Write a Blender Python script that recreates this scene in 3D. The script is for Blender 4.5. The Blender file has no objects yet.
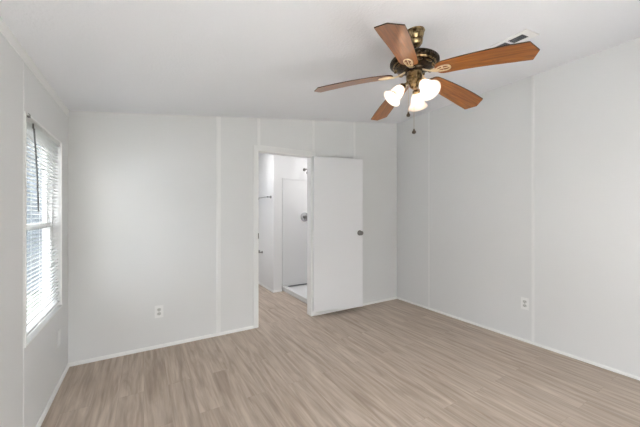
import bpy, bmesh, math, random
from mathutils import Vector, Matrix
random.seed(7)
R = math.radians
PI = math.pi
S = bpy.context.scene
COL = S.collection

# ------------------------------------------------------------ camera, world, light, exposure
YAW = 31.0
cd = bpy.data.cameras.new('camera'); cam = bpy.data.objects.new('camera', cd); COL.objects.link(cam)
cam.location = (0, 0, 1.27); cam.rotation_euler = (R(90), 0, R(-YAW))
cd.sensor_width = 36; cd.lens = 293.0 / 640 * 36; cd.clip_start = 0.02
S.camera = cam
S.view_settings.view_transform = 'Standard'; S.view_settings.look = 'None'
S.view_settings.gamma = 1; S.view_settings.exposure = 0.89
try: S.view_settings.use_curve_mapping = False
except Exception: pass

w = bpy.data.worlds.new('world'); S.world = w; w.use_nodes = True
wn = w.node_tree.nodes; wl = w.node_tree.links
bg = wn['Background']
geo = wn.new('ShaderNodeTexCoord'); sep = wn.new('ShaderNodeSeparateXYZ'); cr = wn.new('ShaderNodeValToRGB')
wl.new(geo.outputs['Generated'], sep.inputs[0]); wl.new(sep.outputs['Z'], cr.inputs[0]); wl.new(cr.outputs[0], bg.inputs[0])
cr.color_ramp.elements[0].position = 0.0; cr.color_ramp.elements[0].color = (1.0, 0.98, 0.95, 1)
cr.color_ramp.elements[1].position = 0.6; cr.color_ramp.elements[1].color = (0.90, 0.96, 1.0, 1)
SKY = 4.6
bg.inputs[1].default_value = SKY

def area(name, loc, rot, sx, sy, power, color=(1, 1, 1), portal=False):
    l = bpy.data.lights.new(name, 'AREA'); l.shape = 'RECTANGLE'; l.size = sx; l.size_y = sy
    l.energy = power; l.color = color
    if portal: l.cycles.is_portal = True
    o = bpy.data.objects.new(name, l); COL.objects.link(o); o.location = loc; o.rotation_euler = rot
    return o
sun = bpy.data.lights.new('sun', 'SUN'); sun.energy = 36; sun.angle = R(2); sun.color = (1, 1, 1)
so = bpy.data.objects.new('sun', sun); COL.objects.link(so); so.location = (3, 4, 8)
so.rotation_euler = Vector((-0.75, -0.28, -0.8)).to_track_quat('-Z', 'Y').to_euler()
# daylight portals on the seen window and the two added ones
area('window_portal', (-0.66, 2.525, 1.19), (0, R(-90), 0), 1.22, 0.78, 1, portal=True)
area('added_rear_window_portal', (0.84, -0.97, 0.965), (R(90), 0, 0), 2.52, 1.77, 1, portal=True)
area('added_bath_window_portal', (0.18, 4.75, 1.525), (0, R(-90), 0), 0.75, 0.7, 1, portal=True)

# ------------------------------------------------------------ materials
def mat(name, col, rough=0.5, metal=0.0, spec=0.5, coat=0.0):
    m = bpy.data.materials.new(name); m.use_nodes = True
    b = m.node_tree.nodes['Principled BSDF']
    b.inputs['Base Color'].default_value = (*col, 1); b.inputs['Roughness'].default_value = rough
    b.inputs['Metallic'].default_value = metal; b.inputs['Specular IOR Level'].default_value = spec
    b.inputs['Coat Weight'].default_value = coat; b.inputs['Coat Roughness'].default_value = 0.12
    return m
def nodes(m): return m.node_tree.nodes, m.node_tree.links, m.node_tree.nodes['Principled BSDF']
def add_bump(m, scale, strength, dist=0.002, detail=4):
    n, l, b = nodes(m)
    tc = n.new('ShaderNodeTexCoord'); nt = n.new('ShaderNodeTexNoise'); bp = n.new('ShaderNodeBump')
    nt.inputs['Scale'].default_value = scale; nt.inputs['Detail'].default_value = detail
    bp.inputs['Strength'].default_value = strength; bp.inputs['Distance'].default_value = dist
    l.new(tc.outputs['Object'], nt.inputs['Vector']); l.new(nt.outputs['Fac'], bp.inputs['Height']); l.new(bp.outputs[0], b.inputs['Normal'])
    return m

M = {}
M['wall'] = add_bump(mat('wall_vinyl', (0.775, 0.778, 0.782), 0.55, spec=0.25), 60, 0.06)
M['ceil'] = add_bump(mat('ceiling_texture', (0.84, 0.85, 0.885), 0.9, spec=0.1), 70, 0.5, 0.005, 6)
M['trim'] = mat('white_trim', (0.90, 0.90, 0.89), 0.4)
M['batten'] = mat('wall_batten', (0.85, 0.85, 0.85), 0.5, spec=0.3)
M['door'] = add_bump(mat('door_paint', (0.83, 0.83, 0.85), 0.5, spec=0.3), 30, 0.03)
M['bath'] = mat('bath_wall', (0.82, 0.82, 0.82), 0.55, spec=0.2)
M['shower'] = mat('shower_acrylic', (0.78, 0.78, 0.78), 0.25)
M['plastic'] = mat('white_plastic', (0.88, 0.88, 0.88), 0.35)
M['dark'] = mat('dark_slot', (0.05, 0.05, 0.05), 0.7)
M['slot'] = mat('vent_dark', (0.025, 0.028, 0.035), 0.8)
M['ventgrey'] = mat('vent_louver', (0.16, 0.165, 0.18), 0.5, 0.3)
M['chrome'] = mat('chrome', (0.55, 0.55, 0.56), 0.18, 1.0)
M['nickel'] = mat('satin_nickel', (0.22, 0.21, 0.20), 0.28, 1.0)
M['slat'] = mat('blind_slat', (0.80, 0.80, 0.80), 0.45)
M['wand'] = mat('blind_wand', (0.11, 0.105, 0.10), 0.35)
M['vinyl'] = mat('window_vinyl', (0.82, 0.82, 0.81), 0.4)
M['bronze'] = mat('dark_bronze', (0.075, 0.055, 0.035), 0.32, 0.9)
M['brass'] = mat('antique_brass', (0.46, 0.35, 0.19), 0.30, 1.0)
M['gold'] = mat('polished_brass', (0.93, 0.82, 0.60), 0.28, 1.0)
M['edge'] = mat('blade_edge', (0.035, 0.018, 0.01), 0.4)
M['chain'] = mat('pull_chain', (0.55, 0.48, 0.38), 0.3, 1.0)
M['pull'] = mat('dark_pull', (0.06, 0.045, 0.035), 0.3, 0.6)
M['siding'] = mat('blue_grey_siding', (0.20, 0.225, 0.26), 0.7)
M['roofing'] = mat('grey_roofing', (0.12, 0.12, 0.12), 0.9)
M['screen_hedge'] = add_bump(mat('screen_hedge_leaves', (0.065, 0.070, 0.050), 0.8), 30, 0.8, 0.03)
M['screen_hedge_far'] = add_bump(mat('screen_hedge_far_leaves', (0.11, 0.13, 0.15), 0.8), 20, 0.8, 0.03)
M['grass'] = add_bump(mat('dark_grass', (0.045, 0.052, 0.040), 0.95, spec=0.1), 12, 0.4)
M['ground'] = add_bump(mat('pale_ground', (0.55, 0.54, 0.52), 0.9, spec=0.1), 5, 0.3)
# slight slat translucency
n, l, b = nodes(M['slat']); out = n['Material Output']
tr = n.new('ShaderNodeBsdfTranslucent'); tr.inputs[0].default_value = (0.9, 0.9, 0.88, 1); mx = n.new('ShaderNodeMixShader'); mx.inputs[0].default_value = 0.30
l.new(b.outputs[0], mx.inputs[1]); l.new(tr.outputs[0], mx.inputs[2]); l.new(mx.outputs[0], out.inputs[0])
# brass dirt variation for the antique metal
for k, dk in (('brass', (0.10, 0.06, 0.03)), ('bronze', (0.02, 0.015, 0.01))):
    n, l, b = nodes(M[k]); tc = n.new('ShaderNodeTexCoord'); nt = n.new('ShaderNodeTexNoise'); rp = n.new('ShaderNodeValToRGB')
    nt.inputs['Scale'].default_value = 45; nt.inputs['Detail'].default_value = 3
    c0 = b.inputs['Base Color'].default_value[:]
    rp.color_ramp.elements[0].position = 0.38; rp.color_ramp.elements[0].color = (*dk, 1)
    rp.color_ramp.elements[1].position = 0.58; rp.color_ramp.elements[1].color = c0
    l.new(tc.outputs['Object'], nt.inputs[0]); l.new(nt.outputs[0], rp.inputs[0]); l.new(rp.outputs[0], b.inputs['Base Color'])
# glass pane: transparent with a fresnel reflection
g = bpy.data.materials.new('window_glass'); g.use_nodes = True; n = g.node_tree.nodes; l = g.node_tree.links
n.remove(n['Principled BSDF']); t_ = n.new('ShaderNodeBsdfTransparent'); gl = n.new('ShaderNodeBsdfGlossy'); gl.inputs['Roughness'].default_value = 0.02
t_.inputs[0].default_value = (0.97, 0.97, 0.97, 1)
lw = n.new('ShaderNodeLayerWeight'); lw.inputs['Blend'].default_value = 0.5; pw = n.new('ShaderNodeMath'); pw.operation = 'POWER'; pw.inputs[1].default_value = 5.0; l.new(lw.outputs['Facing'], pw.inputs[0])
fr = n.new('ShaderNodeMath'); fr.operation = 'MULTIPLY_ADD'; fr.inputs[1].default_value = 0.45; fr.inputs[2].default_value = 0.03; l.new(pw.outputs[0], fr.inputs[0])
mx = n.new('ShaderNodeMixShader')
l.new(fr.outputs[0], mx.inputs[0]); l.new(t_.outputs[0], mx.inputs[1]); l.new(gl.outputs[0], mx.inputs[2]); l.new(mx.outputs[0], n['Material Output'].inputs[0]); M['glass'] = g
# lit frosted shade
def emis(name, col, s):
    m = bpy.data.materials.new(name); m.use_nodes = True; b = m.node_tree.nodes['Principled BSDF']
    b.inputs['Base Color'].default_value = (0.9, 0.88, 0.84, 1); b.inputs['Emission Color'].default_value = (*col, 1); b.inputs['Emission Strength'].default_value = s
    b.inputs['Roughness'].default_value = 0.35
    return m
M['bulb'] = emis('lit_bulb', (1.0, 0.95, 0.90), 24.0)
M['shade'] = mat('frosted_shade', (0.90, 0.86, 0.80), 0.35)
n, l, b = nodes(M['shade']); b.inputs['Emission Color'].default_value = (1.0, 0.86, 0.74, 1); b.inputs['Emission Strength'].default_value = 0.25
tr = n.new('ShaderNodeBsdfTranslucent'); tr.inputs[0].default_value = (0.52, 0.45, 0.40, 1); mx = n.new('ShaderNodeMixShader'); mx.inputs[0].default_value = 0.5
l.new(b.outputs[0], mx.inputs[1]); l.new(tr.outputs[0], mx.inputs[2]); l.new(mx.outputs[0], n['Material Output'].inputs[0])
M['diffuser'] = emis('lit_diffuser', (1.0, 0.98, 0.97), 19.0)

# blade wood
def blade_wood():
    m = mat('blade_wood', (0.3, 0.12, 0.04), 0.36, spec=0.3, coat=0.8); n, l, b = nodes(m)
    tc = n.new('ShaderNodeTexCoord'); mp = n.new('ShaderNodeMapping'); nt = n.new('ShaderNodeTexNoise'); rp = n.new('ShaderNodeValToRGB')
    mp.inputs['Scale'].default_value = (3, 45, 10); nt.inputs['Scale'].default_value = 1.6; nt.inputs['Detail'].default_value = 5; nt.inputs['Distortion'].default_value = 0.6
    e = rp.color_ramp.elements; e[0].position = 0.3; e[0].color = (0.15, 0.040, 0.005, 1); e[1].position = 0.7; e[1].color = (0.42, 0.145, 0.020, 1)
    l.new(tc.outputs['Object'], mp.inputs[0]); l.new(mp.outputs[0], nt.inputs[0]); l.new(nt.outputs[0], rp.inputs[0]); l.new(rp.outputs[0], b.inputs['Base Color'])
    return m
M['blade'] = blade_wood(); M['blade'].node_tree.nodes['Principled BSDF'].inputs['Coat Roughness'].default_value = 0.28

def floor_mat():
    m = mat('wood_plank_floor', (0.4, 0.3, 0.25), 0.48, spec=0.35); n, l, b = nodes(m)
    tc = n.new('ShaderNodeTexCoord')
    sp = n.new('ShaderNodeSeparateXYZ'); cb = n.new('ShaderNodeCombineXYZ')
    l.new(tc.outputs['Object'], sp.inputs[0]); l.new(sp.outputs['Y'], cb.inputs['X']); l.new(sp.outputs['X'], cb.inputs['Y'])
    def brick(c1, c2, mort):
        k = n.new('ShaderNodeTexBrick'); k.offset = 0.37; k.inputs['Scale'].default_value = 1
        k.inputs['Brick Width'].default_value = 1.22; k.inputs['Row Height'].default_value = 0.152
        k.inputs['Mortar Size'].default_value = 0.0009; k.inputs['Mortar Smooth'].default_value = 0.3; k.inputs['Bias'].default_value = 0
        k.inputs['Color1'].default_value = c1; k.inputs['Color2'].default_value = c2; k.inputs['Mortar'].default_value = mort
        l.new(cb.outputs[0], k.inputs['Vector']); return k
    rnd = brick((0, 0, 0, 1), (1, 1, 1, 1), (0.5, 0.5, 0.5, 1))
    # grain coordinates offset per plank
    mul = n.new('ShaderNodeMath'); mul.operation = 'MULTIPLY'; mul.inputs[1].default_value = 5.0; l.new(rnd.outputs['Color'], mul.inputs[0])
    cz = n.new('ShaderNodeCombineXYZ'); l.new(mul.outputs[0], cz.inputs['Z']); l.new(mul.outputs[0], cz.inputs['X'])
    va = n.new('ShaderNodeVectorMath'); va.operation = 'ADD'; l.new(cb.outputs[0], va.inputs[0]); l.new(cz.outputs[0], va.inputs[1])
    def grain(sc, scale, det, dist):
        mp = n.new('ShaderNodeMapping'); mp.inputs['Scale'].default_value = sc; nt = n.new('ShaderNodeTexNoise')
        nt.inputs['Scale'].default_value = scale; nt.inputs['Detail'].default_value = det; nt.inputs['Distortion'].default_value = dist
        l.new(va.outputs[0], mp.inputs[0]); l.new(mp.outputs[0], nt.inputs[0]); return nt
    g1 = grain((1.5, 13, 1), 1.0, 6, 1.6); g2 = grain((3.5, 60, 1), 1.0, 3, 0.5)
    wv = n.new('ShaderNodeTexWave'); wv.wave_type = 'BANDS'; wv.bands_direction = 'Y'; mp = n.new('ShaderNodeMapping'); mp.inputs['Scale'].default_value = (0.5, 3.4, 1)
    wv.inputs['Scale'].default_value = 1.6; wv.inputs['Distortion'].default_value = 9; wv.inputs['Detail'].default_value = 2; wv.inputs['Detail Scale'].default_value = 0.7
    l.new(va.outputs[0], mp.inputs[0]); l.new(mp.outputs[0], wv.inputs[0])
    r1 = n.new('ShaderNodeValToRGB'); e = r1.color_ramp.elements
    e[0].position = 0.28; e[0].color = (0.375, 0.293, 0.228, 1); e[1].position = 0.70; e[1].color = (0.575, 0.48, 0.40, 1)
    l.new(g1.outputs['Fac'], r1.inputs[0])
    def mix(mode, fac, a, bb):
        x = n.new('ShaderNodeMix'); x.data_type = 'RGBA'; x.blend_type = mode; x.inputs['Factor'].default_value = fac
        l.new(a, x.inputs['A'])
        if hasattr(bb, 'links'): l.new(bb, x.inputs['B'])
        else: x.inputs['B'].default_value = bb
        return x.outputs['Result']
    c = mix('OVERLAY', 0.30, r1.outputs[0], g2.outputs['Fac'])
    c = mix('SOFT_LIGHT', 0.07, c, wv.outputs['Color'])
    tone = brick((0.97, 0.97, 0.97, 1), (1.03, 1.03, 1.03, 1), (0.80, 0.79, 0.77, 1))
    c = mix('MULTIPLY', 1.0, c, tone.outputs['Color'])
    l.new(c, b.inputs['Base Color'])
    bp = n.new('ShaderNodeBump'); bp.inputs['Strength'].default_value = 0.12; bp.inputs['Distance'].default_value = 0.001
    l.new(g2.outputs['Fac'], bp.inputs['Height']); l.new(bp.outputs[0], b.inputs['Normal'])
    return m
M['floor'] = floor_mat()

# ------------------------------------------------------------ mesh helpers
def NB(): return bmesh.new()
def box(bm, x0, x1, y0, y1, z0, z1, mi=0, mtx=None):
    vs = [bm.verts.new((x, y, z)) for x in (x0, x1) for y in (y0, y1) for z in (z0, z1)]
    if mtx: [setattr(v, 'co', mtx @ v.co) for v in vs]
    fs = []
    for q in ((0, 1, 3, 2), (4, 6, 7, 5), (0, 4, 5, 1), (2, 3, 7, 6), (0, 2, 6, 4), (1, 5, 7, 3)):
        f = bm.faces.new([vs[i] for i in q]); f.material_index = mi; fs.append(f)
    return vs
def prism(bm, poly, a0, a1, axis='y'):
    """poly in the two other axes, extruded along axis"""
    def P(u, v, a):
        return {'y': (u, a, v), 'x': (a, u, v), 'z': (u, v, a)}[axis]
    A = [bm.verts.new(P(u, v, a0)) for u, v in poly]; B = [bm.verts.new(P(u, v, a1)) for u, v in poly]
    k = len(poly); bm.faces.new(A); bm.faces.new(B[::-1])
    for i in range(k): bm.faces.new((A[i], A[(i + 1) % k], B[(i + 1) % k], B[i]))
def lathe(bm, prof, seg=32, mtx=None, close=False, mi=0):
    """prof = (r, z) list round Z"""
    rings = []
    for r, z in prof:
        if r < 1e-6: rings.append([bm.verts.new((0, 0, z))])
        else: rings.append([bm.verts.new((r * math.cos(2 * PI * i / seg), r * math.sin(2 * PI * i / seg), z)) for i in range(seg)])
    pr = list(zip(rings[:-1], rings[1:]))
    if close: pr.append((rings[-1], rings[0]))
    for a, b in pr:
        for i in range(seg):
            j = (i + 1) % seg
            if len(a) == 1 and len(b) == 1: continue
            if len(a) == 1: f = bm.faces.new((a[0], b[j], b[i]))
            elif len(b) == 1: f = bm.faces.new((a[i], a[j], b[0]))
            else: f = bm.faces.new((a[i], a[j], b[j], b[i]))
            f.material_index = mi
    if mtx:
        for rg in rings:
            for v in rg: v.co = mtx @ v.co
def tube(bm, pts, rad, seg=10, cap=True):
    pts = [Vector(p) for p in pts]; rings = []
    up = None
    for i, p in enumerate(pts):
        d = (pts[min(i + 1, len(pts) - 1)] - pts[max(i - 1, 0)]).normalized()
        if up is None:
            up = Vector((0, 0, 1)) if abs(d.z) < 0.9 else Vector((1, 0, 0))
        s = d.cross(up).normalized(); u = s.cross(d).normalized(); up = u
        r = rad[i] if isinstance(rad, (list, tuple)) else rad
        rings.append([bm.verts.new(p + s * (r * math.cos(2 * PI * k / seg)) + u * (r * math.sin(2 * PI * k / seg))) for k in range(seg)])
    for a, b in zip(rings[:-1], rings[1:]):
        for k in range(seg): bm.faces.new((a[k], a[(k + 1) % seg], b[(k + 1) % seg], b[k]))
    if cap: bm.faces.new(rings[0][::-1]); bm.faces.new(rings[-1])
def obj(name, bm, m, parent=None, smooth=None, bevel=0, loc=None, rot=None):
    bmesh.ops.recalc_face_normals(bm, faces=bm.faces[:])
    me = bpy.data.meshes.new(name); bm.to_mesh(me); bm.free()
    for x in (m if isinstance(m, (list, tuple)) else [m]): me.materials.append(M[x])
    o = bpy.data.objects.new(name, me); COL.objects.link(o)
    if parent: o.parent = parent
    if loc: o.location = loc
    if rot: o.rotation_euler = rot
    if smooth is not None:
        for p in me.polygons: p.use_smooth = True
        try: me.set_sharp_from_angle(angle=R(smooth))
        except Exception: pass
    if bevel:
        md = o.modifiers.new('bevel', 'BEVEL'); md.width = bevel; md.segments = 2; md.limit_method = 'ANGLE'; md.angle_limit = R(40)
    return o
def struct(name, bm, m, label=None, **k):
    o = obj(name, bm, m, **k); o['kind'] = 'structure'
    if label: o['label'] = label
    return o
def tag(o, label, cat, group=None):
    o['label'] = label; o['category'] = cat
    if group: o['group'] = group
    return o
def thing(name, label, cat, loc=(0, 0, 0), rotz=0, group=None):
    o = bpy.data.objects.new(name, None); COL.objects.link(o); o.location = loc; o.rotation_euler = (0, 0, rotz); o.empty_display_size = 0.1
    return tag(o, label, cat, group)

# ------------------------------------------------------------ room dimensions
XL, XR, YB, YF = -0.54, 3.24, 3.16, -0.85
TH = 0.10
CS = 0.1296
def cz(x): return 2.125 + CS * (x - XL)
BX0, BY1, BZ = 0.30, 6.0, 2.30           # bathroom beyond the back wall
DX0, DX1, DZ = 1.084, 1.782, 1.98        # doorway
WY0, WY1, WZ0, WZ1 = 2.135, 2.915, 0.57, 1.80

# floor
bm = NB(); box(bm, XL - TH, XR + TH, YF - TH, BY1 + TH, -0.05, 0)
struct('floor', bm, 'floor', 'greige wood-look plank floor running through to the bathroom')
# ceilings
bm = NB(); prism(bm, [(XL - TH, cz(XL - TH)), (XR + TH, cz(XR + TH)), (XR + TH, cz(XR + TH) + 0.06), (XL - TH, cz(XL - TH) + 0.06)], YF - TH, YB + TH)
struct('ceiling', bm, 'ceil', 'white textured ceiling sloping up to the right')
bm = NB(); box(bm, BX0 - TH, XR + TH, YB + TH, BY1 + TH, BZ, BZ + 0.06)
struct('ceiling_bathroom', bm, 'ceil', 'flat white bathroom ceiling')
# left wall with window hole
def wall_hole_x(bm, xa, xb, y0, y1, z0, z1, hy0, hy1, hz0, hz1):
    box(bm, xa, xb, y0, hy0, z0, z1); box(bm, xa, xb, hy1, y1, z0, z1)
    box(bm, xa, xb, hy0, hy1, z0, hz0); box(bm, xa, xb, hy0, hy1, hz1, z1)
bm = NB(); wall_hole_x(bm, XL - TH, XL, 1.6, YB, 0, cz(XL - TH), WY0, WY1, WZ0, WZ1)
box(bm, XL - TH, XL, YF, 1.6, 0, cz(XL - TH))
struct('wall_left', bm, 'wall', 'white panel wall with the window')
bm = NB(); box(bm, XR, XR + TH, YF, BY1, 0, cz(XR))
struct('wall_right', bm, 'wall', 'long plain white panel wall on the right')
# back wall (doorway)
bm = NB()
def slab(x0, x1, z0): prism(bm, [(x0, z0), (x1, z0), (x1, cz(x1)), (x0, cz(x0))], YB, YB + TH)
slab(XL - TH, DX0, 0); slab(DX1, XR, 0); slab(DX0, DX1, DZ)
struct('wall_back', bm, 'wall', 'white panel wall with the open doorway')
# front wall (behind the camera) with an added broad window to light the room
FX0, FX1, FZ0, FZ1 = -0.42, 2.10, 0.08, 1.85
bm = NB()
def slabf(x0, x1, z0, z1=None): prism(bm, [(x0, z0), (x1, z0), (x1, z1 or cz(x1)), (x0, z1 or cz(x0))], YF - TH, YF)
slabf(XL - TH, FX0, 0); slabf(FX1, XR + TH, 0); slabf(FX0, FX1, 0, FZ0); slabf(FX0, FX1, FZ1)
struct('wall_front', bm, 'wall', 'white panel wall behind the viewer')
# bathroom shell
bm = NB(); wall_hole_x(bm, BX0 - TH, BX0, YB + TH, BY1, 0, BZ, 4.4, 5.1, 1.15, 1.9)
struct('wall_bathroom_left', bm, 'bath')
bm = NB(); box(bm, BX0 - TH, XR, BY1, BY1 + TH, 0, BZ)
struct('wall_bathroom_back', bm, 'bath')
bm = NB(); box(bm, 1.785, 1.93, 4.42, BY1, 0, BZ)
struct('wall_bathroom_partition', bm, 'bath', 'bright white bathroom partition with towel bars')
bm = NB(); box(bm, 1.93, XR, 4.50, 4.60, 0, BZ)
struct('wall_shower_back', bm, 'bath', 'white wall above the shower surround')

# baseboards (thin quarter-round strip) and crown
def strip_x(bm, x0, x1, y, s, h=0.030, d=0.012):   # along X, wall face at y, protruding s
    prism(bm, [(y, 0), (y + s * d, 0), (y + s * d, h * 0.6), (y + s * d * 0.5, h), (y, h)], x0, x1, 'x')
def strip_y(bm, y0, y1, x, s, h=0.030, d=0.012):
    prism(bm, [(x, 0), (x + s * d, 0), (x + s * d, h * 0.6), (x + s * d * 0.5, h), (x, h)], y0, y1, 'y')
bm = NB(); strip_y(bm, YF, YB, XL, 1); struct('baseboard_left', bm, 'trim')
bm = NB(); strip_y(bm, YF, YB, XR, -1, 0.024); struct('baseboard_right', bm, 'trim')
bm = NB(); strip_x(bm, XL, 1.036, YB, -1); strip_x(bm, 1.82, XR, YB, -1); struct('baseboard_back', bm, 'trim')
bm = NB(); strip_y(bm, 4.42, BY1, 1.785, -1); strip_x(bm, 1.773, 1.93, 4.42, -1); struct('baseboard_bathroom', bm, 'trim')
bm = NB(); prism(bm, [(XL, cz(XL) - 0.058), (XL + 0.004, cz(XL) - 0.056), (XL + 0.006, cz(XL) - 0.018), (XL + 0.006, cz(XL + 0.006)), (XL, cz(XL))], YF, YB)
struct('trim_1', bm, 'batten', 'slim white crown strip along the top of the window wall')
# battens over the panel seams
def batten(n, kind, p, z0, z1, w=0.036, d=0.006):
    bm = NB()
    for (a, b, t) in ((-w / 2, w / 2, d * 0.55), (-w * 0.30, w * 0.30, d)):
        if kind == 'back': box(bm, p + a, p + b, YB - t, YB, z0, z1)
        elif kind == 'right': box(bm, XR - t, XR, p + a, p + b, z0, z1)
        else: box(bm, XL, XL + t, p + a, p + b, z0, z1)
    return struct('trim_%d' % n, bm, 'batten')
batten(2, 'back', 0.665, 0.03, cz(0.645), w=0.044, d=0.012)
batten(3, 'back', 1.10, 2.037, cz(1.08)); batten(4, 'back', 1.80, 2.037, cz(1.78)); batten(5, 'back', 2.44, 0.03, cz(2.42))
batten(6, 'right', 1.374, 0.03, cz(XR), w=0.022); batten(7, 'right', 2.586, 0.03, cz(XR), w=0.022, d=0.002); batten(8, 'right', 0.16, 0.03, cz(XR), w=0.022)
batten(9, 'left', 2.113, 0.03, cz(XL) - 0.058, w=0.018, d=0.002)

# door casing and jamb
bm = NB(); CW = 0.048; CT = 0.010
box(bm, DX0 - CW, DX0, YB - CT, YB, 0, DZ + CW); box(bm, DX1, DX1 + CW, YB - CT, YB, 0, DZ + CW); box(bm, DX0, DX1, YB - CT, YB, DZ, DZ + CW + 0.008)
casing = struct('trim_11', bm, 'batten', 'white door casing and jamb around the open doorway', bevel=0.002)
bm = NB(); box(bm, DX0, DX0 + 0.012, YB - 0.004, YB + TH, 0, DZ); box(bm, DX1 - 0.012, DX1, YB - 0.004, YB + TH, 0, DZ); box(bm, DX0 + 0.012, DX1 - 0.012, YB - 0.004, YB + TH, DZ - 0.012, DZ)
obj('jamb', bm, 'trim', casing)
bm = NB(); box(bm, DX0 + 0.006, DX0 + 0.0145, YB - 0.0075, YB + 0.03, 0.99, 1.05); obj('strike_plate', bm, 'nickel', casing, bevel=0.001)

# the open door
dr = bpy.data.objects.new('door_1', None); COL.objects.link(dr); dr.location = (1.786, 3.147, 0); dr.rotation_euler = (0, 0, R(-12.5))
dr['kind'] = 'structure'; dr['label'] = 'plain white flat slab door swung open almost against the back wall'
DW = 0.668; DZ0, DZ1 = 0.066, 1.972
bm = NB(); box(bm, 0, DW, -0.035, 0, DZ0, DZ1); obj('door_slab', bm, 'door', dr, bevel=0.0015)
bm = NB()
mt = Matrix.Translation((DW - 0.045, -0.035, 1.02)) @ Matrix.Rotation(R(90), 4, 'X')
lathe(bm, [(0, 0), (0.033, 0), (0.033, 0.004), (0.026, 0.010), (0.012, 0.012), (0.011, 0.028), (0.020, 0.034), (0.027, 0.044), (0.027, 0.054), (0.020, 0.062), (0.008, 0.064), (0, 0.063)], 28, mt)
kn = obj('door_knob', bm, 'nickel', dr, smooth=50)
bm = NB(); mt = Matrix.Translation((DW - 0.045, 0, 1.02)) @ Matrix.Rotation(R(-90), 4, 'X')
lathe(bm, [(0, 0), (0.033, 0), (0.033, 0.004), (0.012, 0.012), (0.011, 0.028), (0.027, 0.040), (0.027, 0.050), (0, 0.056)], 28, mt)
obj('door_knob', bm, 'nickel', dr, smooth=50)
bm = NB(); box(bm, DW - 0.001, DW + 0.0015, -0.029, -0.006, 0.99, 1.05); obj('latch_plate', bm, 'nickel', dr)
for z in (0.28, 1.02, 1.75):
    bm = NB(); box(bm, -0.0015, 0.0, -0.032, -0.004, z - 0.04, z + 0.04); tube(bm, [(-0.004, -0.001, z - 0.042), (-0.004, -0.001, z + 0.042)], 0.005, 10)
    obj('hinge', bm, 'trim', dr)

# window in the left wall
wr = bpy.data.objects.new('window_1', None); COL.objects.link(wr); wr.location = (XL, (WY0 + WY1) / 2, WZ0)
wr['kind'] = 'structure'; wr['label'] = 'single-hung white vinyl window behind a horizontal blind'
def wbox(bm, x0, x1, y0, y1, z0, z1): box(bm, x0 - XL, x1 - XL, y0 - wr.location.y, y1 - wr.location.y, z0 - WZ0, z1 - WZ0)
def ring(bm, x0, x1, y0, y1, z0, z1, w_):
    wbox(bm, x0, x1, y0, y1, z0, z0 + w_); wbox(bm, x0, x1, y0, y1, z1 - w_, z1); wbox(bm, x0, x1, y0, y0 + w_, z0 + w_, z1 - w_); wbox(bm, x0, x1, y1 - w_, y1, z0 + w_, z1 - w_)
zm = (WZ0 + WZ1) / 2 - 0.02
bm = NB(); ring(bm, XL - TH, XL - 0.045, WY0, WY1, WZ0, WZ1, 0.022); obj('window_frame', bm, 'vinyl', wr, bevel=0.001)
bm = NB(); ring(bm, XL - 0.001, XL + 0.006, WY0 - 0.008, WY1 + 0.008, WZ0 - 0.008, WZ1 + 0.008, 0.009); obj('window_casing', bm, 'trim', wr)
for nm, (a, b_, x0) in {'upper_sash': (zm, WZ1 - 0.022, XL - 0.088), 'lower_sash': (WZ0 + 0.022, zm + 0.04, XL - 0.068)}.items():
    bm = NB(); ring(bm, x0, x0 + 0.019, WY0 + 0.022, WY1 - 0.022, a, b_, 0.030); s = obj(nm, bm, 'vinyl', wr)
    bm = NB(); wbox(bm, x0 + 0.008, x0 + 0.011, WY0 + 0.052, WY1 - 0.052, a + 0.03, b_ - 0.03); obj('pane', bm, 'glass', s)
bm = NB(); wbox(bm, XL - 0.045, XL + 0.012, WY0, WY1, WZ0, WZ0 + 0.008); obj('window_sill', bm, 'trim', wr)

# the blind
bl = thing('window_blind', 'white horizontal mini blind with a dark tilt wand hanging in the window', 'window blind', (XL - 0.018, (WY0 + WY1) / 2, WZ0 + 0.008))
H = WZ1 - WZ0 - 0.008; HW = (WY1 - WY0) / 2 - 0.006
bm = NB(); box(bm, -0.014, 0.014, -HW, HW, H - 0.028, H); obj('headrail', bm, 'slat', bl, bevel=0.002)
NS = 47; sp_ = (H - 0.028 - 0.055) / NS
bm = NB(); TILT = R(-11)
for i in range(NS):
    zc = 0.045 + sp_ * (i + 0.5); prev = None
    for k in range(5):
        u = -0.0096 + 0.0192 * k / 4; cam_ = 0.0012 * (1 - (u / 0.0096) ** 2)
        # room side edge lower
        x = u * math.cos(TILT) + cam_ * math.sin(TILT); z = -u * math.sin(TILT) + cam_ * math.cos(TILT)
        row = [bm.verts.new((x, y, zc + z)) for y in (-HW + 0.004, HW - 0.004)]
        if prev: bm.faces.new((prev[0], prev[1], row[1], row[0]))
        prev = row
sl = obj('slats', bm, 'slat', bl, smooth=60); md = sl.modifiers.new('thick', 'SOLIDIFY'); md.thickness = 0.0006
bm = NB(); box(bm, -0.013, 0.013, -HW, HW, 0.022, 0.036); obj('bottom_rail', bm, 'slat', bl, bevel=0.003)
for y in (-0.27, 0.0, 0.27):
    bm = NB()
    for x in (-0.0125, 0.0125): tube(bm, [(x, y, 0.03), (x, y, H - 0.02)], 0.0008, 6)
    obj('ladder_cord', bm, 'slat', bl)
yc = bl.location.y
bm = NB(); tube(bm, [(0.020, 2.275 - yc, H - 0.045), (0.026, 2.298 - yc, H - 0.25), (0.028, 2.325 - yc, H - 0.52)], 0.0042, 6); obj('tilt_wand', bm, 'wand', bl)
bm = NB(); box(bm, 0.012, 0.024, 2.17 - yc, 2.20 - yc, H - 0.006, H + 0.012); obj('rail_clip', bm, 'nickel', bl)
bm = NB(); box(bm, 0.014, 0.02, 2.270 - yc, 2.280 - yc, H - 0.046, H - 0.018); obj('wand_hook', bm, 'nickel', bl)

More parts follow.
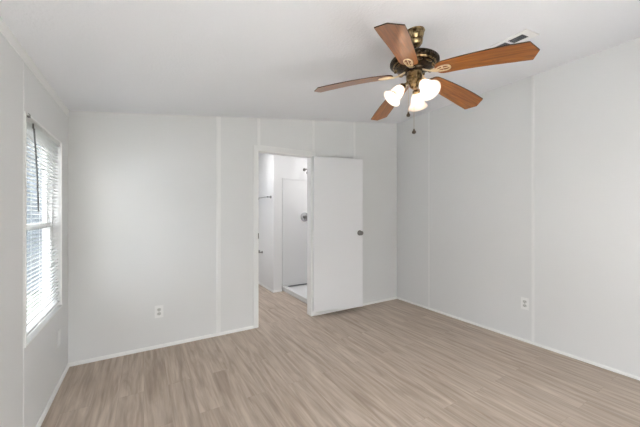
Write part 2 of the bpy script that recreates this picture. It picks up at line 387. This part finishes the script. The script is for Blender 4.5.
# unseen windows, added to light the room and the bathroom
def added_window(name, axis, plane, a0, a1, z0, z1, mull):
    e = bpy.data.objects.new(name, None); COL.objects.link(e); e['kind'] = 'structure'
    def bb(bm, a, b_, c, d, d0, d1):
        if axis == 'y': box(bm, a, b_, plane + d0, plane + d1, c, d)
        else: box(bm, plane + d0, plane + d1, a, b_, c, d)
    bm = NB(); w_ = 0.035
    bb(bm, a0, a1, z0, z0 + w_, 0, 0.04); bb(bm, a0, a1, z1 - w_, z1, 0, 0.04); bb(bm, a0, a0 + w_, z0 + w_, z1 - w_, 0, 0.04); bb(bm, a1 - w_, a1, z0 + w_, z1 - w_, 0, 0.04)
    for m_ in mull: bb(bm, m_ - 0.02, m_ + 0.02, z0 + w_, z1 - w_, 0, 0.04)
    obj('window_frame', bm, 'vinyl', e)
    bm = NB(); bb(bm, a0 + w_, a1 - w_, z0 + w_, z1 - w_, 0.018, 0.022); obj('pane', bm, 'glass', e)
added_window('added_window_2', 'y', YF - 0.08, FX0, FX1, FZ0, FZ1, (0.42, 1.26))
added_window('added_window_3', 'x', BX0 - 0.08, 4.4, 5.1, 1.15, 1.9, ())

# ground outside: pale to bounce daylight indoors; dark grass added to dim the window
bm = NB(); bmesh.ops.create_circle(bm, cap_ends=True, radius=40, segments=48)
o = struct('ground', bm, 'ground', 'pale patio ground outside, kept bright to bounce light up to the ceiling'); o.location = (1, 2, -0.6)
bm = NB(); box(bm, -12, XL - 0.25, -1.5, 11, -0.05, 0.03); o = struct('lawn', bm, 'grass', 'strip of dark grass added to dim light under the blind'); o.location = (0, 0, -0.6)

# added hedges: one blocks low daylight from the rear, one dims the window view
def screen_hedge(label, x, y, length, h, rot, m):
    bm = NB(); NX, NZ = int(length * 7), 22
    prof = [(0.0, z * h / NZ) for z in range(NZ + 1)] + [(-0.3, h + 0.05), (-0.6, h), (-0.8, h - 0.2), (-0.8, 0)]
    rows = []
    for i in range(NX + 1):
        rows.append([bm.verts.new((-length / 2 + length * i / NX + random.uniform(-.03, .03), y_ + random.uniform(-.07, .07), max(0, z + random.uniform(-.04, .04)))) for y_, z in prof])
    for a, b_ in zip(rows[:-1], rows[1:]):
        for k in range(len(prof) - 1): bm.faces.new((a[k], a[k + 1], b_[k + 1], b_[k]))
    hd = obj('screen_hedge', bm, m, smooth=180); hd.location = (x, y, -0.6); hd.rotation_euler = (0, 0, rot); tag(hd, label, 'screen_hedge')
screen_hedge('dark green clipped hedge added behind the viewer to block low daylight', 1.5, -4.4, 15, 2.3, 0, 'screen_hedge')
screen_hedge('tall blue-green hedge added to dim the view through the blind', -4.0, 9.5, 6.2, 4.2, R(180), 'screen_hedge_far')
# added house cutting the low sky light behind the blind
nb = thing('screen_house', 'blue-grey house added outside to cut the sky light on the blind', 'house', (-5.5, 1.5, -0.6))
bm = NB(); box(bm, -1.2, 0, -4.5, 6.5, 0, 3.2)
for i in range(20): box(bm, 0, 0.02, -4.5, 6.5, i * 0.16, i * 0.16 + 0.145)
obj('siding', bm, 'siding', nb)
bm = NB(); prism(bm, [(-1.5, 3.2), (0.35, 3.2), (0.35, 3.3), (-1.5, 3.9)], -4.8, 6.8); obj('roof', bm, 'roofing', nb)

# ------------------------------------------------------------ outlets
def outlet(label, loc, rotz, blank=False):
    t = thing('electrical_outlet' if not blank else 'wall_plate', label, 'outlet' if not blank else 'wall plate', loc, rotz)
    bm = NB(); box(bm, -0.036, 0.036, -0.0055, 0, -0.058, 0.058); obj('cover_plate', bm, 'plastic', t, bevel=0.002)
    if blank:
        bm = NB(); box(bm, -0.016, 0.016, -0.008, -0.0055, -0.033, 0.033); obj('insert', bm, 'plastic', t, bevel=0.001); return t
    for s in (-1, 1):
        bm = NB(); pts = []
        for i in range(24):
            a = 2 * PI * i / 24; pts.append((max(-0.0165, min(0.0165, 0.0195 * math.cos(a))), s * 0.0195 + 0.0145 * math.sin(a)))
        prism(bm, pts, -0.0085, -0.0055, 'y'); r = obj('receptacle', bm, 'recept', t)
        bm = NB(); z = s * 0.0195
        box(bm, -0.0075, -0.0050, -0.0090, -0.0084, z - 0.002, z + 0.007); box(bm, 0.0050, 0.0075, -0.0090, -0.0084, z - 0.001, z + 0.006); box(bm, -0.002, 0.002, -0.0090, -0.0084, z - 0.009, z - 0.005)
        obj('slots', bm, 'dark', r)
    bm = NB(); lathe(bm, [(0, 0.002), (0.003, 0.0015), (0.003, 0)], 12, Matrix.Translation((0, -0.0055, 0)) @ Matrix.Rotation(R(90), 4, 'X')); obj('screw', bm, 'chrome', t)
    return t
M['recept'] = mat('receptacle_plastic', (0.62, 0.62, 0.61), 0.4)
outlet('white duplex outlet low on the back wall between window wall and doorway', (0.122, YB, 0.343), 0)
outlet('white duplex outlet low on the long right wall near a panel seam', (XR, 1.4435, 0.377), R(-90))
outlet('small white wall plate under the window beside the corner', (XL, 2.843, 0.35), R(90), True)

# ------------------------------------------------------------ ceiling air vent
vt = thing('air_vent', 'white ceiling air register with dark louvres behind a fan blade', 'air vent', (2.215, 1.135, cz(2.215)))
vt.rotation_euler = (0, -math.atan(CS), 0)
L2, W2 = 0.195, 0.088
bm = NB()
box(bm, -W2, W2, -L2, -L2 + 0.042, -0.008, -0.001); box(bm, -W2, W2, L2 - 0.042, L2, -0.008, -0.001)
box(bm, -W2, -W2 + 0.040, -L2 + 0.042, L2 - 0.042, -0.008, -0.001); box(bm, W2 - 0.040, W2, -L2 + 0.042, L2 - 0.042, -0.008, -0.001)
box(bm, -W2 + 0.04, W2 - 0.04, -0.058, -0.044, -0.008, -0.001); box(bm, -W2 + 0.04, W2 - 0.04, 0.044, 0.058, -0.008, -0.001)
obj('register_frame', bm, 'plastic', vt)
bm = NB(); box(bm, -W2 + 0.03, W2 - 0.03, -L2 + 0.03, L2 - 0.03, -0.002, -0.0005); obj('duct_opening', bm, 'slot', vt)
bm = NB()
for i in range(4):
    x = -0.036 + 0.024 * i; box(bm, x - 0.0025, x + 0.0025, -L2 + 0.042, L2 - 0.042, -0.007, -0.003)
for i in range(22):
    y = -L2 + 0.05 + i * 0.0138; box(bm, -W2 + 0.04, W2 - 0.04, y - 0.001, y + 0.001, -0.005, -0.003)
obj('louvres', bm, 'ventgrey', vt)

# ------------------------------------------------------------ ceiling fan
FXC, FYC = 1.411, 1.234
fan = thing('ceiling_fan', 'five-blade wood and antique brass ceiling fan with three lit frosted lamps', 'ceiling fan', (FXC, FYC, cz(FXC)))
Z0 = cz(FXC)
def F(z): return z - Z0            # world z to fan local
TILTC = Matrix.Rotation(-math.atan(CS), 4, 'Y')
bm = NB(); lathe(bm, [(0, 0.0), (0.060, 0.0), (0.062, -0.008), (0.055, -0.014), (0.056, -0.022), (0.050, -0.040), (0.044, -0.052), (0.047, -0.058), (0.040, -0.078), (0.024, -0.095), (0.0, -0.098)], 36, TILTC)
obj('canopy', bm, 'brass', fan, smooth=50)
bm = NB(); lathe(bm, [(0.0, -0.07), (0.013, -0.07), (0.013, -0.135), (0.030, -0.140), (0.034, -0.155), (0.0, -0.157)], 24); obj('downrod', bm, 'bronze', fan, smooth=50)
zt = F(2.226)
bm = NB(); lathe(bm, [(0, zt), (0.035, zt), (0.095, zt - 0.006), (0.128, zt - 0.018), (0.138, zt - 0.026), (0.140, zt - 0.032), (0.140, zt - 0.048), (0.135, zt - 0.053), (0.126, zt - 0.056), (0.122, zt - 0.060), (0.100, zt - 0.072), (0.072, zt - 0.080), (0, zt - 0.080)], 56)
mh = obj('motor_housing', bm, 'bronze', fan, smooth=40)
bm = NB()
for i in range(60):
    a = 2 * PI * i / 60
    for z in (zt - 0.035, zt - 0.045):
        bmesh.ops.create_icosphere(bm, subdivisions=1, radius=0.0045, matrix=Matrix.Translation((0.1405 * math.cos(a), 0.1405 * math.sin(a), z)))
obj('bead_band', bm, 'bronze', mh, smooth=80)
bm = NB()
for i in range(10):                                   # embossed brass bosses on the underside cone
    a = 2 * PI * (i + 0.5) / 10
    bmesh.ops.create_uvsphere(bm, u_segments=12, v_segments=8, radius=1, matrix=Matrix.Translation((0.106 * math.cos(a), 0.106 * math.sin(a), zt - 0.069)) @ Matrix.Rotation(a, 4, 'Z') @ Matrix.Rotation(R(40), 4, 'Y') @ Matrix.Diagonal((0.018, 0.024, 0.006, 1)))
obj('relief_ornament', bm, 'brass', mh, smooth=60)
bm = NB(); lathe(bm, [(0.118, zt - 0.062), (0.125, zt - 0.060), (0.127, zt - 0.056), (0.121, zt - 0.054)], 48, close=True); obj('brass_ring', bm, 'brass', mh, smooth=60)
zf = zt - 0.080
bm = NB(); lathe(bm, [(0, zf), (0.062, zf), (0.066, zf - 0.005), (0.062, zf - 0.013), (0.052, zf - 0.019), (0, zf - 0.019)], 36); obj('flywheel', bm, 'bronze', fan, smooth=40)
zs = zf - 0.019
bm = NB(); lathe(bm, [(0, zs), (0.044, zs), (0.046, zs - 0.006), (0.042, zs - 0.010), (0.044, zs - 0.016), (0.043, zs - 0.046), (0.047, zs - 0.052), (0.040, zs - 0.062), (0.027, zs - 0.070), (0.024, zs - 0.088), (0.010, zs - 0.100), (0, zs - 0.100)], 36)
for i in range(18):
    a = 2 * PI * i / 18; box(bm, 0.042, 0.0465, -0.0025, 0.0025, zs - 0.040, zs - 0.018, 0, Matrix.Rotation(a, 4, 'Z'))
obj('switch_housing', bm, 'brass', fan, smooth=40)

ZB = F(2.111)

RT = 0.624
def bz(r):
    t = max(0.0, (r - 0.13) / (RT - 0.13)); return ZB - 0.064 * t ** 1.5
PITCH = math.tan(R(12))
def blade_mesh():
    bm = NB(); N = 26; th = 0.0055
    rows_t, rows_b = [], []
    r0 = 0.128
    for i in range(N + 1):
        t = i / N; r = r0 + (RT - 0.034 - r0) * t
        hw = 0.050 + 0.017 * min(1, t * 1.25)
        if t < 0.10: hw *= math.sqrt(max(0.0, 1 - ((0.10 - t) / 0.10) ** 2)) * 0.65 + 0.35
        rows_t.append((r, hw))
    def ring_(r, hw, tipv=None):
        tt, bb = [], []
        for k in range(7):
            s = -hw + 2 * hw * k / 6
            rr = r
            if tipv is not None: rr = r + tipv * (1 - abs(s / hw))
            z = bz(rr) - s * PITCH
            tt.append(bm.verts.new((rr, s, z))); bb.append(bm.verts.new((rr, s, z - th)))
        return tt, bb
    R_ = [ring_(r, hw) for r, hw in rows_t]
    R_.append(ring_(RT - 0.032, 0.0668, 0.032))
    for (ta, ba), (tb, b2) in zip(R_[:-1], R_[1:]):
        for k in range(6):
            f = bm.faces.new((ta[k], tb[k], tb[k + 1], ta[k + 1])); f.material_index = 0
            f = bm.faces.new((ba[k], ba[k + 1], b2[k + 1], b2[k])); f.material_index = 0
        for k in (0, 6): f = bm.faces.new((ta[k], tb[k], b2[k], ba[k])); f.material_index = 1
    for tt, bb in (R_[0], R_[-1]):
        for k in range(6): f = bm.faces.new((tt[k], tt[k + 1], bb[k + 1], bb[k])); f.material_index = 1
    return bm
def iron_mesh():
    bm = NB(); th = 0.004
    def z_at(r, s): return (bz(r) if r > 0.13 else ZB) - s * PITCH * min(1, max(0, (r - 0.06) / 0.07)) - 0.0055 - 0.0005
    # stem
    prof = [(0.036, 0.014), (0.050, 0.014), (0.075, 0.011), (0.100, 0.009), (0.120, 0.013), (0.132, 0.020)]
    rows = []
    for r, hw in prof:
        zz = F(2.135) if r < 0.06 else None
        row = []
        for s in (-hw, 0, hw):
            z = z_at(r, s)
            if zz is not None: z = zz
            elif r < 0.11: z = z_at(0.13, s * 0.3) * ((r - 0.05) / 0.06) + F(2.135) * (1 - (r - 0.05) / 0.06)
            row.append((bm.verts.new((r, s, z)), bm.verts.new((r, s, z - th - (0.003 if s == 0 else 0)))))
        rows.append(row)
    for a, b_ in zip(rows[:-1], rows[1:]):
        for k in range(2):
            bm.faces.new((a[k][0], b_[k][0], b_[k + 1][0], a[k + 1][0])); bm.faces.new((a[k][1], a[k + 1][1], b_[k + 1][1], b_[k][1]))
        for k in (0, 2): bm.faces.new((a[k][0], a[k][1], b_[k][1], b_[k][0]))
    for row in (rows[0], rows[-1]):
        for k in range(2): bm.faces.new((row[k][0], row[k + 1][0], row[k + 1][1], row[k][1]))
    # oval loop with a centre rib
    pts = []
    for i in range(29):
        a = 2 * PI * i / 28; r = 0.170 + 0.043 * math.cos(a); s = 0.0215 * math.sin(a) * (1.0 + 0.25 * math.cos(a)); pts.append((r, s, z_at(r, s) - 0.003))
    tube(bm, pts, 0.0040, 8, cap=False)
    tube(bm, [(r, 0, z_at(r, 0) - 0.003) for r in (0.12, 0.15, 0.18, 0.210)], [0.006, 0.0035, 0.003, 0.0035], 8)
    for (r, s) in ((0.142, 0.0), (0.172, 0.014), (0.172, -0.014)):
        bmesh.ops.create_uvsphere(bm, u_segments=10, v_segments=6, radius=1, matrix=Matrix.Translation((r, s, z_at(r, s) - 0.006)) @ Matrix.Diagonal((0.0055, 0.0055, 0.004, 1)))
    return bm
b0 = obj('blade', blade_mesh(), ['blade', 'edge'], fan, smooth=30); i0 = obj('blade_iron', iron_mesh(), 'gold', fan, smooth=50)
for k in range(5):
    a = R(-74.6 + 72 * k + (2.9, 0, 0, 0, -2.2)[k])
    if k == 0: bb, ii = b0, i0
    else:
        bb = b0.copy(); ii = i0.copy(); COL.objects.link(bb); COL.objects.link(ii); bb.parent = fan; ii.parent = fan
    ty = R((0, 1.2, 1.6, -0.4, -2.3)[k])
    bb.rotation_euler = (0, ty, a); ii.rotation_euler = (0, ty, a)
    if k == 0: bb.scale = ii.scale = (0.983, 1, 1)

# lamps
zl = zs - 0.070
for ca in (185, 290, 63):
    a = R(ca - 31)
    rz = Matrix.Rotation(a, 4, 'Z')
    bm = NB()
    p = [(0.020, 0, zl), (0.045, 0, zl + 0.004), (0.062, 0, zl - 0.004), (0.072, 0, zl - 0.018)]
    tube(bm, p, 0.0065, 10)
    SM = Matrix.Translation((0.068, 0, zl - 0.012)) @ Matrix.Rotation(R(180 - 42), 4, 'Y')
    lathe(bm, [(0, -0.008), (0.012, -0.008), (0.021, 0.002), (0.023, 0.014), (0.021, 0.018), (0.0, 0.018)], 24, SM)
    ar = obj('lamp_arm', bm, 'brass', fan, smooth=50, rot=(0, 0, a))
    bm = NB()
    prof = [(0.020, 0.012), (0.024, 0.020), (0.031, 0.034), (0.035, 0.052), (0.038, 0.070), (0.043, 0.085), (0.051, 0.098), (0.060, 0.108), (0.0605, 0.111), (0.057, 0.109), (0.048, 0.098), (0.040, 0.085), (0.0355, 0.070), (0.0325, 0.052), (0.0285, 0.034), (0.0215, 0.020)]
    lathe(bm, prof, 40, SM, close=True)
    sh = obj('lamp_shade', bm, 'shade', fan, smooth=80, rot=(0, 0, a))
    bm = NB(); lathe(bm, [(0, 0.018), (0.011, 0.018), (0.012, 0.036), (0.019, 0.054), (0.023, 0.070), (0.021, 0.084), (0.012, 0.094), (0, 0.097)], 24, SM)
    obj('light_bulb', bm, 'bulb', sh, smooth=80)
# pull chains
for (ca, rr, z1, ball) in ((250, 0.040, 1.755, 0.0115), (205, 0.046, 1.862, 0.0105)):
    a = R(ca - 31); x, y = rr * math.cos(a), rr * math.sin(a); zt_ = zs - 0.056
    bm = NB(); tube(bm, [(x * 0.8, y * 0.8, zt_ + 0.01), (x, y, zt_), (x, y, F(z1) + ball)], 0.0012, 6)
    pc = obj('pull_chain', bm, 'chain', fan)
    bm = NB(); lathe(bm, [(0, 0.022), (0.004, 0.018), (0.006, 0.010), (ball, 0.004), (ball * 1.05, -0.002), (ball * 0.8, -0.008), (0, -ball)], 16, Matrix.Translation((x, y, F(z1)))); obj('pull_ball', bm, 'pull', pc, smooth=60)

# ------------------------------------------------------------ bathroom fittings
def bar_thing(name, label, cat, y0, y1, z, off, rad, flange):
    t = thing(name, label, cat, (1.785, y0, z))
    bm = NB(); tube(bm, [(-off, -0.012, 0), (-off, y1 - y0 + 0.012, 0)], rad, 12); obj('bar', bm, 'chrome', t, smooth=50)
    for y in (0, y1 - y0):
        bm = NB(); lathe(bm, [(0, 0), (flange, 0), (flange, 0.006), (0.009, 0.012), (0.009, off - 0.008), (0.013, off - 0.004), (0.013, off + 0.010), (0, off + 0.012)], 20, Matrix.Translation((0, y, 0)) @ Matrix.Rotation(R(-90), 4, 'Y')); obj('bracket', bm, 'nickel', t, smooth=50)
    return t
bar_thing('towel_bar', 'chrome towel bar at chest height on the bright bathroom partition', 'towel bar', 4.53, 5.14, 1.54, 0.06, 0.008, 0.024)
bar_thing('toilet_paper_holder', 'empty chrome toilet paper holder low on the bathroom partition', 'toilet paper holder', 4.94, 5.10, 0.59, 0.06, 0.007, 0.022)
# shower
sh = thing('shower_stall', 'white shower stall with low pan seen through the doorway', 'shower', (1.955, 4.50, 0))
def sb(bm, x0, x1, y0, y1, z0, z1): box(bm, x0 - 1.955, x1 - 1.955, y0 - 4.50, y1 - 4.50, z0, z1)
bm = NB(); SX1 = XR - 0.002; SY0, SY1 = 3.30, 4.498
sb(bm, 1.955, SX1, SY0, SY1, 0, 0.035); sb(bm, 1.955, 2.03, SY0, SY1, 0.035, 0.075); sb(bm, 2.03, SX1, SY1 - 0.012, SY1, 0.035, 0.06)
obj('shower_pan', bm, 'shower', sh, bevel=0.008)
bm = NB(); sb(bm, 1.965, SX1, SY1 - 0.014, SY1, 0.06, 1.86); sb(bm, SX1 - 0.014, SX1, SY0, SY1 - 0.014, 0.06, 1.86); sb(bm, 1.965, 1.985, SY1 - 0.020, SY1 - 0.012, 0.06, 1.86); sb(bm, 1.985, SX1 - 0.014, SY1 - 0.020, SY1 - 0.012, 1.835, 1.86)
obj('surround_panel', bm, 'shower', sh, bevel=0.003)
bm = NB(); sb(bm, 1.99, SX1 - 0.02, SY1 - 0.024, SY1 - 0.013, 0.045, 0.056); obj('seal_strip', bm, 'ventgrey', sh)
RX = Matrix.Rotation(R(90), 4, 'X')
bm = NB(); lathe(bm, [(0, 0), (0.080, 0), (0.078, 0.006), (0.060, 0.012), (0.030, 0.016), (0, 0.016)], 32, RX); vv = obj('shower_valve', bm, 'chrome', sh, smooth=40, loc=(2.385 - 1.955, -0.0165, 1.21)); vv['label'] = 'round chrome shower valve'
bm = NB(); lathe(bm, [(0, 0.016), (0.022, 0.016), (0.026, 0.030), (0.030, 0.050), (0.024, 0.062), (0, 0.064)], 20, RX); tube(bm, [(0, -0.052, 0), (0.012, -0.058, -0.035), (0.016, -0.060, -0.060)], [0.008, 0.007, 0.006], 10); obj('handle', bm, 'nickel', vv, smooth=40)
bm = NB(); lathe(bm, [(0, 0), (0.028, 0), (0.026, 0.006), (0.012, 0.012), (0, 0.012)], 24, RX); tube(bm, [(0, -0.010, 0), (0, -0.06, 0.006), (0, -0.10, -0.012), (0, -0.125, -0.035)], 0.009, 10); hh = obj('shower_arm', bm, 'nickel', sh, smooth=50, loc=(2.385 - 1.955, -0.004, 2.03))
bm = NB(); lathe(bm, [(0, -0.01), (0.014, -0.008), (0.018, 0.006), (0.036, 0.030), (0.038, 0.038), (0.034, 0.042), (0, 0.042)], 24, Matrix.Translation((0, -0.128, -0.038)) @ Matrix.Rotation(R(145), 4, 'X')); obj('spray_head', bm, 'nickel', hh, smooth=50)
# bathroom ceiling lamps, added out of the frame to brighten bathroom and shower
for lx, ly, lab in ((1.25, 4.3, 'unseen round ceiling light added to brighten the bathroom'), (2.6, 3.85, 'unseen round ceiling light added to brighten the shower')):
    cl = thing('added_ceiling_light', lab, 'ceiling light', (lx, ly, BZ), group='added bathroom ceiling lights')
    bm = NB(); lathe(bm, [(0, 0), (0.15, 0), (0.15, -0.02), (0, -0.02)], 32); obj('lamp_base', bm, 'plastic', cl)
    bm = NB(); lathe(bm, [(0.14, -0.02), (0.135, -0.05), (0.09, -0.08), (0, -0.09)], 32); obj('diffuser', bm, 'diffuser', cl, smooth=60)
